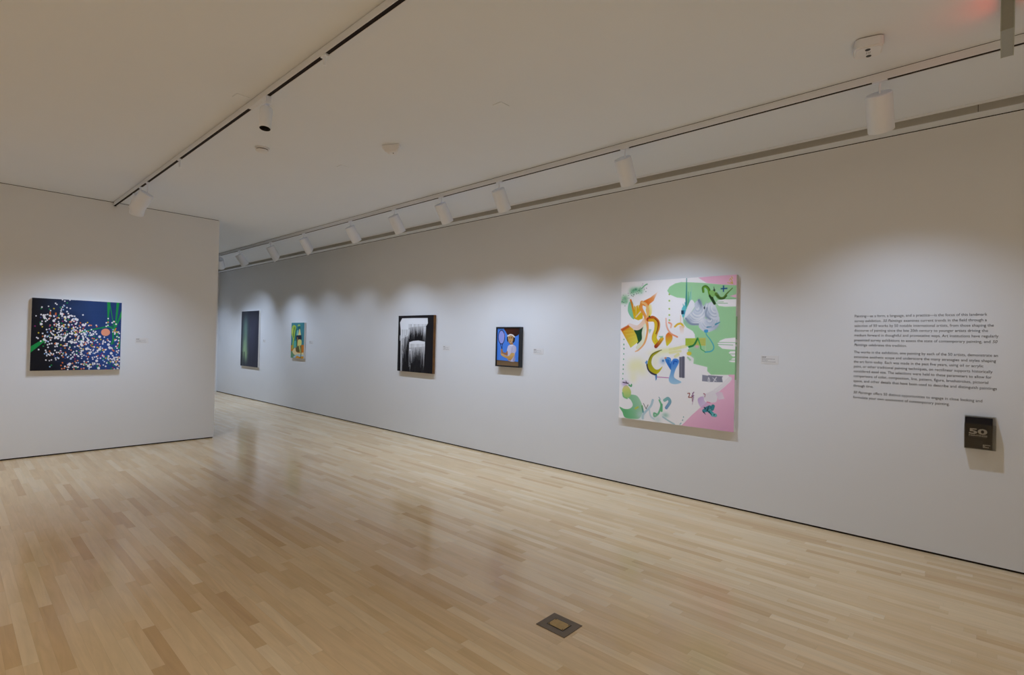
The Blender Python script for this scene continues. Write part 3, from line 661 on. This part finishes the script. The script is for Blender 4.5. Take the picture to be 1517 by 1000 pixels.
wall_label('pale caption label beside the black and white brush stroke painting', 6.058, 1.404, .166, .076, ROT_R, XW, 3, M_INKL)
wall_label('pale caption label beside the small teal and yellow abstract', 10.356, 1.418, .160, .075, ROT_R, XW, 4, M_INKL)
wall_label('pale caption label beside the tall dark painting', 12.686, 1.412, .140, .074, ROT_R, XW, 5, M_INKL)
wall_label('pale caption label on the partition beside the dotted painting', 1.865, 1.418, .150, .075, ROT_P, YP, 6, M_INKL)

# ------------------------------------------------------------------ introduction text on the wall
PARAS = [
 [('Painting—as a form, a language, and a practice—is the focus of this landmark', .824, 0), ('survey exhibition. 50 Paintings examines current trends in the field through a', .822, 0),
  ('selection of 50 works by 50 notable international artists, from those shaping the', .860, 0), ('discourse of painting since the late 20th century to younger artists driving the', .829, 0),
  ('medium forward in thoughtful and provocative ways. Art institutions have regularly', .886, 0), ('presented survey exhibitions to assess the state of contemporary painting, and 50', .881, 0), ('Paintings celebrates this tradition.', .355, 0)],
 [('The works in the exhibition, one painting by each of the 50 artists, demonstrate an', .884, 0), ('extensive aesthetic scope and underscore the many strategies and styles shaping', .874, 0),
  ('the art form today. Each was made in the past five years, using oil or acrylic', .807, 0), ('paint, or other traditional painting techniques, on rectilinear supports historically', .857, 0),
  ('considered easel size. The selections were held to these parameters to allow for', .852, 0), ('comparisons of color, composition, line, pattern, figure, brushstrokes, pictorial', .835, 0),
  ('space, and other details that have been used to describe and distinguish paintings', .881, 0), ('through time.', .139, 0)],
 [('50 Paintings offers 50 distinct opportunities to engage in close looking and', .804, 0), ('formulate your own assessment of contemporary painting.', .620, 0)]]
ZS = [[1.837,1.796,1.756,1.717,1.677,1.636,1.596],[1.536,1.496,1.456,1.416,1.376,1.336,1.295,1.255],[1.199,1.158]]
ITAL = {(0,1):'50 Paintings', (0,5):'50', (0,6):'Paintings', (2,0):'50 Paintings'}
t = thing('wall_text', 'dark grey introductory text in three paragraphs on the wall', 'text', (XW, .824, 1.13), ROT_R)
for pi, para in enumerate(PARAS):
    bm = bmesh.new()
    for li, (s, w, _) in enumerate(para):
        # italic title words are set slanted, the rest upright
        it = ITAL.get((pi, li))
        runs = []
        if it:
            a, m, c = (s.rpartition(it) if (pi, li) == (0,5) else s.partition(it))
            runs = [(a, 0), (m, .25), (c, 0)]
        else: runs = [(s, 0)]
        line = bmesh.new(); x = 0.0
        for r, sh in runs:
            if not r: continue
            nlead = len(r)-len(r.lstrip(' ')); x += .0105*nlead
            tb = text_mesh(r.strip(' '), .0305, shear=sh)
            wd = max(v.co.x for v in tb.verts); merge(line, tb, dx=x)
            x += wd+.0105*(len(r)-len(r.rstrip(' ')))
        wtot = max(v.co.x for v in line.verts); k = w/wtot
        for v in line.verts: v.co.x *= k
        merge(bm, line, dy=ZS[pi][li]-1.13-.0075, dz=.0012)
    obj('paragraph', bm, M_INK, t)

# ------------------------------------------------------------------ brochure holder and brochure
HY, HZ = 0.030, 0.855
t = thing('brochure_holder', 'clear acrylic brochure holder mounted below the wall text', 'holder', (XW, HY, HZ), ROT_R)
hw, hd = .173/2, .078
obj('back_panel', bbox(-hw, hw, 0, .236, 0.0004, .0035), M_ACRY, t)
obj('front_panel', bbox(-hw, hw, 0, .182, hd-.003, hd), M_ACRY, t)
for sx in (-1, 1):
    b = bmesh.new(); x = sx*hw
    pts = [(.0035,0),(hd-.003,0),(hd-.003,.182),(.0035,.236)]
    extrude_poly(b, pts, min(x, x-sx*.003), max(x, x-sx*.003))
    for v in b.verts: v.co = Vector((v.co.z, v.co.y, v.co.x))
    bmesh.ops.recalc_face_normals(b, faces=b.faces); obj('side_panel', b, M_ACRY, t)
obj('bottom_panel', bbox(-hw+.003, hw-.003, 0, .003, .0035, hd-.003), M_ACRY, t)
t = thing('brochure', 'black folded brochure titled 50 PAINTINGS standing in the acrylic holder', 'brochure', (XW, HY+.0075, HZ+.0032), ROT_R)
bw, bh = .150/2, .226
obj('cover', bbox(-bw, bw, 0, bh, hd-.012, hd-.0045, bev=.0006), M_BRODARK, t)
zt_ = hd-.0042
b = text_mesh('50', .054, width=.100, bold=.0018)
for v in b.verts: v.co += Vector((-.053, bh*.47, zt_))
obj('title_number', b, M_PAPERW, t)
b = text_mesh('PAINTINGS', .0165, width=.100, bold=.0004)
for v in b.verts: v.co += Vector((-.053, bh*.395, zt_))
obj('title_word', b, M_PAPERW, t)
g = random.Random(3); b = bmesh.new(); x = -.053
while x < .045:
    k = g.uniform(.004,.011); box(b, x, min(x+k,.047), bh*.362, bh*.370, zt_-.0002, zt_); x += k+.002
obj('subtitle', b, M_PGREY, t)
b = bmesh.new()
for y, x0, x1 in ((.125,.024,.064),(.090,.024,.036),(.055,.024,.056)):
    x = x0
    while x < x1:
        k = g.uniform(.006,.012); box(b, x, min(x+k, x1), bh*y, bh*y+.0052, zt_-.0002, zt_); x += k+.0014
obj('publisher_mark', b, M_PAPERW, t)

# ------------------------------------------------------------------ light tracks
def light_track(label, x0, x1, y0, y1, zb, coupler=None):
    t = thing('light_track', label, 'track', ((x0+x1)/2, (y0+y1)/2, HC))
    h = HC-zb; hx = (x1-x0)/2; hy = (y1-y0)/2
    b = bmesh.new()
    box(b, -hx, -hx+.003, -hy, hy, -h, -.0042); box(b, hx-.003, hx, -hy, hy, -h, -.0042); box(b, -hx+.0031, hx-.0031, -hy, hy, -.016, -.0046)
    obj('channel', b, M_TRACK, t)
    obj('mounting_gap', bbox(-hx+.004, hx-.004, -hy, hy, -.0045, 0), M_GAP, t)
    b = bmesh.new(); box(b, -hx+.0032, hx-.0032, -hy+.001, hy-.001, -h+.002, -.0165)
    obj('slot', b, M_TSLOT, t)
    obj('end_cap', bbox(-hx, hx, hy-.001, hy+.006, -h-.004, 0), M_TSLOT, t)
    if coupler:
        obj('coupler', bbox(-hx-.0015, hx+.0015, coupler[0]-(y0+y1)/2, coupler[1]-(y0+y1)/2, -h-.002, -.006, bev=.001), M_TRACK, t)
    return t
ZL, ZR = 3.255, 3.251
XTL, XTR = 1.5165, 3.949
light_track('white ceiling track that ends at the partition wall above the dotted painting', 1.5005, 1.5325, -4.5, YP-.012, ZL, coupler=(3.80,4.10))
light_track('long white ceiling track carrying the row of spotlights along the painting wall', 3.933, 3.965, -4.5, 15.2, ZR)

# ------------------------------------------------------------------ spotlights
def rot_to(d):
    """matrix taking -Z to direction d"""
    return Vector(d).normalized().to_track_quat('-Z', 'Y').to_matrix().to_4x4()
HEAD_R, HEAD_L = .073, .235
def head_mesh(cut=0.0, R=HEAD_R, Ln=HEAD_L):
    b = bmesh.new()
    prof = [(0,0),(R*.93,0),(R,-.006),(R,-Ln+.003),(R-.002,-Ln),(R-.005,-Ln),(R-.006,-Ln+.06),(0,-Ln+.061)]
    lathe(b, prof, 44, mi=[0,0,0,0,0,1,1])
    if cut:
        for v in b.verts:
            if v.co.z < -Ln*.8: v.co.z += cut*(v.co.y/R)
    return b
KEY = 0.92
def lamp(parent, loc, dirv, power, size=76, blend=.85, color=(.705,.845,1.08), rad=.02):
    l = bpy.data.lights.new('lamp', 'SPOT'); l.energy = power; l.spot_size = math.radians(size); l.spot_blend = blend
    l.color = color; l.shadow_soft_size = rad
    o = bpy.data.objects.new('lamp', l); COL.objects.link(o)
    if parent: o.parent = parent
    o.matrix_local = Matrix.Translation(loc) @ rot_to(dirv)
    return o
def spotlight(label, loc, aim, group=None, stem=.075, power=100, cut=0.0, R=HEAD_R, Ln=HEAD_L, wide=.040, tw=.03, on=True, size=107, shift=.024, fall=.40):
    t = thing('track_spotlight', label, 'spotlight', loc, None, group)
    obj('adapter', bbox(-tw/2, tw/2, -wide, wide, -.008, .004, bev=.002), M_HEAD, t)
    b = bmesh.new(); lathe(b, [(0,-.004),(.0075,-.004),(.0075,-stem-.012),(0,-stem-.012)], 14); obj('stem', b, M_HEAD, t, smooth=True)
    d = Vector(aim).normalized(); Rm = rot_to(d)
    h = obj('housing', head_mesh(cut, R, Ln), [M_HEAD, M_INNER], t, smooth=True)
    HM = Matrix.Translation((0,shift,-stem)) @ Rm; h.matrix_local = HM
    b = bmesh.new(); lathe(b, [(0,-Ln+.060),(R-.008,-Ln+.060),(R-.008,-Ln+.055),(0,-Ln+.052)], 32)
    o = obj('lens', b, M_LENS if on else M_LENSOFF, t, smooth=True); o.matrix_local = HM.copy()
    if on: lamp(t, Vector((0,shift,-stem))+d*(Ln-.02), Vector((d.x*fall,d.y*fall,d.z)), power*KEY, size, 1.0)
    return t
right = [  # y along the wall track, aim sideways (y), tilt, power, cut, label
 (0.516, .00, 34, 66, 0, 'white cylinder spotlight nearest the camera, above the wall text'),
 (2.333, .02, 34, 92, 0, 'white cylinder spotlight above the large white, green and pink abstract'),
 (3.839, .06, 34, 72, 0, 'white cylinder spotlight between the large abstract and the racquet portrait'),
 (4.792, .02, 34, 84, 0, 'white cylinder spotlight directly above the framed racquet portrait'),
 (5.749, .02, 34, 46, 0, 'white cylinder spotlight between the racquet portrait and the black and white painting'),
 (6.830, .02, 34, 80, 0, 'white cylinder spotlight above the black and white brush stroke painting'),
 (8.278, .05, 34, 44, .035, 'white cylinder spotlight with slanted mouth, above a bare stretch of wall, nearer the camera'),
 (9.551, .05, 34, 46, .035, 'white cylinder spotlight with slanted mouth, just before the teal abstract'),
 (11.023, .0, 34, 86, 0, 'white cylinder spotlight above the small teal and yellow abstract'),
 (12.089, .9, 34, 95, 0, 'white cylinder spotlight half hidden behind the partition corner')]
for y, sy, tilt, pw, cut, lab in right:
    a = math.radians(tilt)
    spotlight(lab, (XTR, y, ZR), (math.sin(a), sy, -math.cos(a)), power=pw, cut=cut, shift=.006 if y < 1 else .024)
spotlight('white cylinder spotlight nearest the partition, half hidden behind its twin', (XTL, 7.30, ZL), (-.07,.9,-1.5), power=72, wide=.028, tw=.024, stem=.095, shift=0, fall=.5, size=104)
spotlight('white cylinder spotlight near the partition, leaning in front of its twin', (XTL, 7.00, ZL), (-.55,.70,-1.25), power=66, wide=.028, tw=.024, stem=.125, shift=0, fall=.55, size=104)

# small unlit spotlight with box adapter
t = thing('track_spotlight', 'small unlit white spotlight with box adapter on the track ending at the partition', 'spotlight', (XTL, 3.80, ZL))
obj('adapter', bbox(-.02, .02, -.028, .028, -.055, .002, bev=.003), M_HEAD, t)
b = bmesh.new()
for sx in (-.012, .012): box(b, sx-.003, sx+.003, -.006, .006, -.084, -.053)
obj('yoke', b, M_HEAD, t)
d = Vector((-.10,-.12,-1)).normalized()
h = obj('housing', head_mesh(0, .041, .155), [M_HEAD, M_INNER], t, smooth=True); HM = Matrix.Translation((0,0,-.082)) @ rot_to(d); h.matrix_local = HM
b = bmesh.new(); lathe(b, [(0,-.095),(.033,-.095),(.033,-.1),(0,-.103)], 24); o = obj('lens', b, M_LENSOFF, t, smooth=True); o.matrix_local = HM.copy()
# bare adapters left on the short track
for y, s, lab in ((5.82, .075, 'bare white track adapter with short stem, beside the pair near the partition'), (2.97, .06, 'bare white track adapter with short stem, at the near end of the track')):
    t = thing('track_adapter', lab, 'adapter', (XTL, y, ZL))
    obj('base', bbox(-.013, .013, -.03, .03, -.009, .003, bev=.002), M_HEAD, t)
    b = bmesh.new(); lathe(b, [(0,-.006),(.008,-.006),(.008,-s),(0,-s)], 14); obj('stem', b, M_HEAD, t, smooth=True)

# ------------------------------------------------------------------ ceiling devices
t = thing('smoke_detector', 'round white smoke detector on the ceiling near the small unlit spotlight', 'detector', (1.96, 4.985, HC))
b = bmesh.new(); lathe(b, [(0,0),(.062,0),(.062,-.012),(.056,-.016),(0,-.016)], 40); obj('base', b, M_PLASTIC, t, smooth=True)
b = bmesh.new(); lathe(b, [(0,-.016),(.050,-.016),(.050,-.024),(0,-.024)], 40); obj('vent_ring', b, M_BLACK, t, smooth=True)
b = bmesh.new(); lathe(b, [(0,-.024),(.054,-.024),(.052,-.034),(.036,-.044),(0,-.046)], 40); obj('cap', b, M_PLASTIC, t, smooth=True)
t = thing('motion_sensor', 'white triangular motion sensor on the ceiling', 'sensor', (2.715, 3.99, HC), Matrix.Rotation(math.radians(-62), 3, 'Z'))
b = bmesh.new()
tri = [(.085,-.055),(.085,-.02),(.0,.095),(-.03,.095),(-.095,-.025),(-.09,-.055)]
n = len(tri); k = .62
v0 = [b.verts.new((x, y, 0)) for x, y in tri]; v1 = [b.verts.new((x, y, -.022)) for x, y in tri]; v2 = [b.verts.new((x*k, y*k, -.062)) for x, y in tri]
for i in range(n):
    j = (i+1) % n; b.faces.new((v0[i], v0[j], v1[j], v1[i])); b.faces.new((v1[i], v1[j], v2[j], v2[i]))
b.faces.new(v2); b.faces.new(v0)
bmesh.ops.recalc_face_normals(b, faces=b.faces)
bmesh.ops.bevel(b, geom=list(b.edges), offset=.006, segments=2, affect='EDGES')
obj('body', b, M_PLASTIC, t, smooth=True)
b = bmesh.new(); bmesh.ops.create_uvsphere(b, u_segments=20, v_segments=12, radius=.034)
for v in b.verts: v.co = Vector((v.co.x*.8-.028, v.co.y*1.1-.004, v.co.z*.7-.050))
obj('lens', b, M_PLASTIC, t, smooth=True)
b = bmesh.new(); lathe(b, [(0,-.062),(.0045,-.062),(.0045,-.066),(0,-.066)], 10); obj('indicator', b, M_BLACK, t)
t = thing('ceiling_sensor', 'white rounded square sensor with two dark holes on the ceiling', 'sensor', (3.505, .515, HC), Matrix.Rotation(math.radians(14), 3, 'Z'))
b = bmesh.new(); pts = []
for cx, cy, a0 in ((.035,.035,0),(-.035,.035,90),(-.035,-.035,180),(.035,-.035,270)):
    for i in range(7):
        a = math.radians(a0+15*i); pts.append((cx*1.1+.030*math.cos(a), cy*1.1+.030*math.sin(a)))
extrude_poly(b, pts, -.062, -.006); bmesh.ops.bevel(b, geom=[e for e in b.edges if all(abs(v.co.z+.062) < 1e-5 for v in e.verts)], offset=.009, segments=3, affect='EDGES')
obj('body', b, M_PLASTIC, t, smooth=True)
b = bmesh.new(); extrude_poly(b, [(x*.95, y*.95) for x, y in pts], -.006, 0); obj('base', b, M_PGREY, t)
for sx, sy in ((-.038,.006),(.038,-.006)):
    b = bmesh.new(); lathe(b, [(0,-.0615),(.013,-.0615),(.013,-.0632),(0,-.0632)], 20)
    for v in b.verts: v.co += Vector((sx, sy, 0))
    obj('port', b, M_BLACK, t)
b = bmesh.new()
for i in (-1, 0, 1): box(b, -.012, .012, i*.008-.0015, i*.008+.0015, -.0628, -.0615)
obj('grille', b, M_PGREY, t)
for x, y, lab in ((2.714,4.87,'flush white sprinkler cover plate on the ceiling behind the motion sensor'), (2.745,2.674,'flush white sprinkler cover plate in the middle of the open ceiling'), (1.435,4.06,'flush white cover plate touching the track beside the unlit spotlight')):
    b = bmesh.new(); box(b, -.045, .045, -.045, .045, -.005, 0, bev=.0015)
    o = obj('sprinkler_cover', b, M_CEIL); o.location = (x, y, HC); tag(o, lab, 'cover plate')

# ------------------------------------------------------------------ exit sign (edge towards the camera)
t = thing('exit_sign', 'ceiling-mounted exit sign seen edge-on, glowing red towards the ceiling', 'sign', (3.475, -.058, HC), Matrix.Rotation(math.radians(-.92), 3, 'Z'))
b = bmesh.new(); box(b, -.152, .152, -.0200, .0200, -.232, 0)
obj('core', b, M_SIGN, t)
b = bmesh.new()
for sy in (-1, 1):
    y0, y1 = sorted((sy*.0200, sy*.0245)); box(b, -.155, .155, y0, y1, -.236, 0, bev=.001)
obj('side_panel', b, M_SIGN2, t)
obj('bottom_diffuser', bbox(-.152, .152, -.0200, .0200, -.236, -.2325), M_SIGN3, t)
for s_ in (1, -1):
    b = text_mesh('EXIT', .150, width=.20)
    for v in b.verts:
        x, y = v.co.x-.10, v.co.y
        v.co = Vector((-s_*x, s_*.0248, -.165+y))
    obj('letters', b, M_RED, t)

# ------------------------------------------------------------------ floor outlet
t = thing('floor_outlet', 'square dark bronze floor outlet plate with brass cover', 'outlet', (2.325, 1.722, 0))
obj('plate', bbox(-.083, .083, -.097, .097, .0002, .004, bev=.0015), M_BRONZE, t)
obj('cover_seam', bbox(-.041, .041, -.056, .056, .004, .0044), M_BLACK, t)
lid = obj('cover', bbox(-.036, .036, -.051, .051, .0044, .0062, bev=.001), M_BRASS, t)
for sx in (-1, 1):
    for sy in (-1, 1):
        b = bmesh.new(); lathe(b, [(0,.0062),(.0038,.0062),(.0032,.0072),(0,.0072)], 12)
        for v in b.verts: v.co += Vector((sx*.029, sy*.044, 0))
        obj('screw', b, M_BLACK, lid)

# ------------------------------------------------------------------ added fill lamps without fixtures, around and behind the view
WARM = (1.0,.86,.68)
for x, y, d in ((-4.6,-2.5,(-1,0,-1.2)),(-4.6,1.0,(-1,0,-1.2)),(-4.6,4.5,(-1,0,-1.2)),(-3,-4.2,(0,-1,-1.2)),(0,-4.2,(0,-1,-1.2)),(3,-4.2,(0,-1,-1.2))):
    lamp(None, Vector((x, y, 3.0)), d, 110, 85, 1.0, WARM)  # unseen lamps added to wash the left and back walls
for x in (-.9, -3.2): lamp(None, Vector((x, 7.2, 3.05)), (0,.62,-1.3), 60, 90, 1.0, (.80,.88,1.0))  # extra unseen lamps added to wash the partition
for x, y, pw, c in ((-.8,-.4,225,(.97,.98,1.0)),(-2.6,2.2,135,(1.0,.80,.56)),(-2.3,5.4,135,(1.0,.80,.56)),(.6,-2.4,150,(.92,.98,1.1))):
    lamp(None, Vector((x, y, 3.15)), (0,0,-1), pw, 130, 1.0, c, .1)  # downlights added to raise the ambient level
lamp(None, Vector((3.95, 13.5, 3.0)), (.16,.1,-1), 100, 114, 1.0)  # added to brighten the dark end of the passage
lamp(None, Vector((3.95, 14.9, 3.0)), (.16,.2,-1), 60, 114, 1.0)  # second unseen lamp added for the passage end
lamp(None, Vector((1.0, 11.0, 3.1)), (0,0,-1), 40, 120, 1.0, (.9,.95,1), .1)  # lamp without fixture in the space behind the partition

w = bpy.data.worlds.new('World'); sc.world = w; w.use_nodes = True
w.node_tree.nodes['Background'].inputs[0].default_value = (.02,.02,.02,1)

# ------------------------------------------------------------------ camera
cam = bpy.data.cameras.new('camera'); co = bpy.data.objects.new('camera', cam); COL.objects.link(co)
cam.sensor_width = 36.0; cam.lens = 770.304/1517*36.0; cam.clip_start = .05; cam.clip_end = 60
r = Vector((0.67405047,-0.73831055,0.02352656)); u = Vector((-0.02301765,0.01084081,0.99967628)); f = Vector((0.73832659,0.67437379,0.00968692))
co.matrix_world = Matrix(((r.x,u.x,-f.x,0),(r.y,u.y,-f.y,0),(r.z,u.z,-f.z,EYE),(0,0,0,1)))
sc.camera = co
sc.view_settings.view_transform = 'Standard'; sc.view_settings.look = 'None'
sc.view_settings.exposure = 0.0; sc.view_settings.gamma = 1.0
sc.cycles.max_bounces = 10; sc.cycles.diffuse_bounces = 7; sc.cycles.transparent_max_bounces = 16
sc.cycles.use_denoising = True
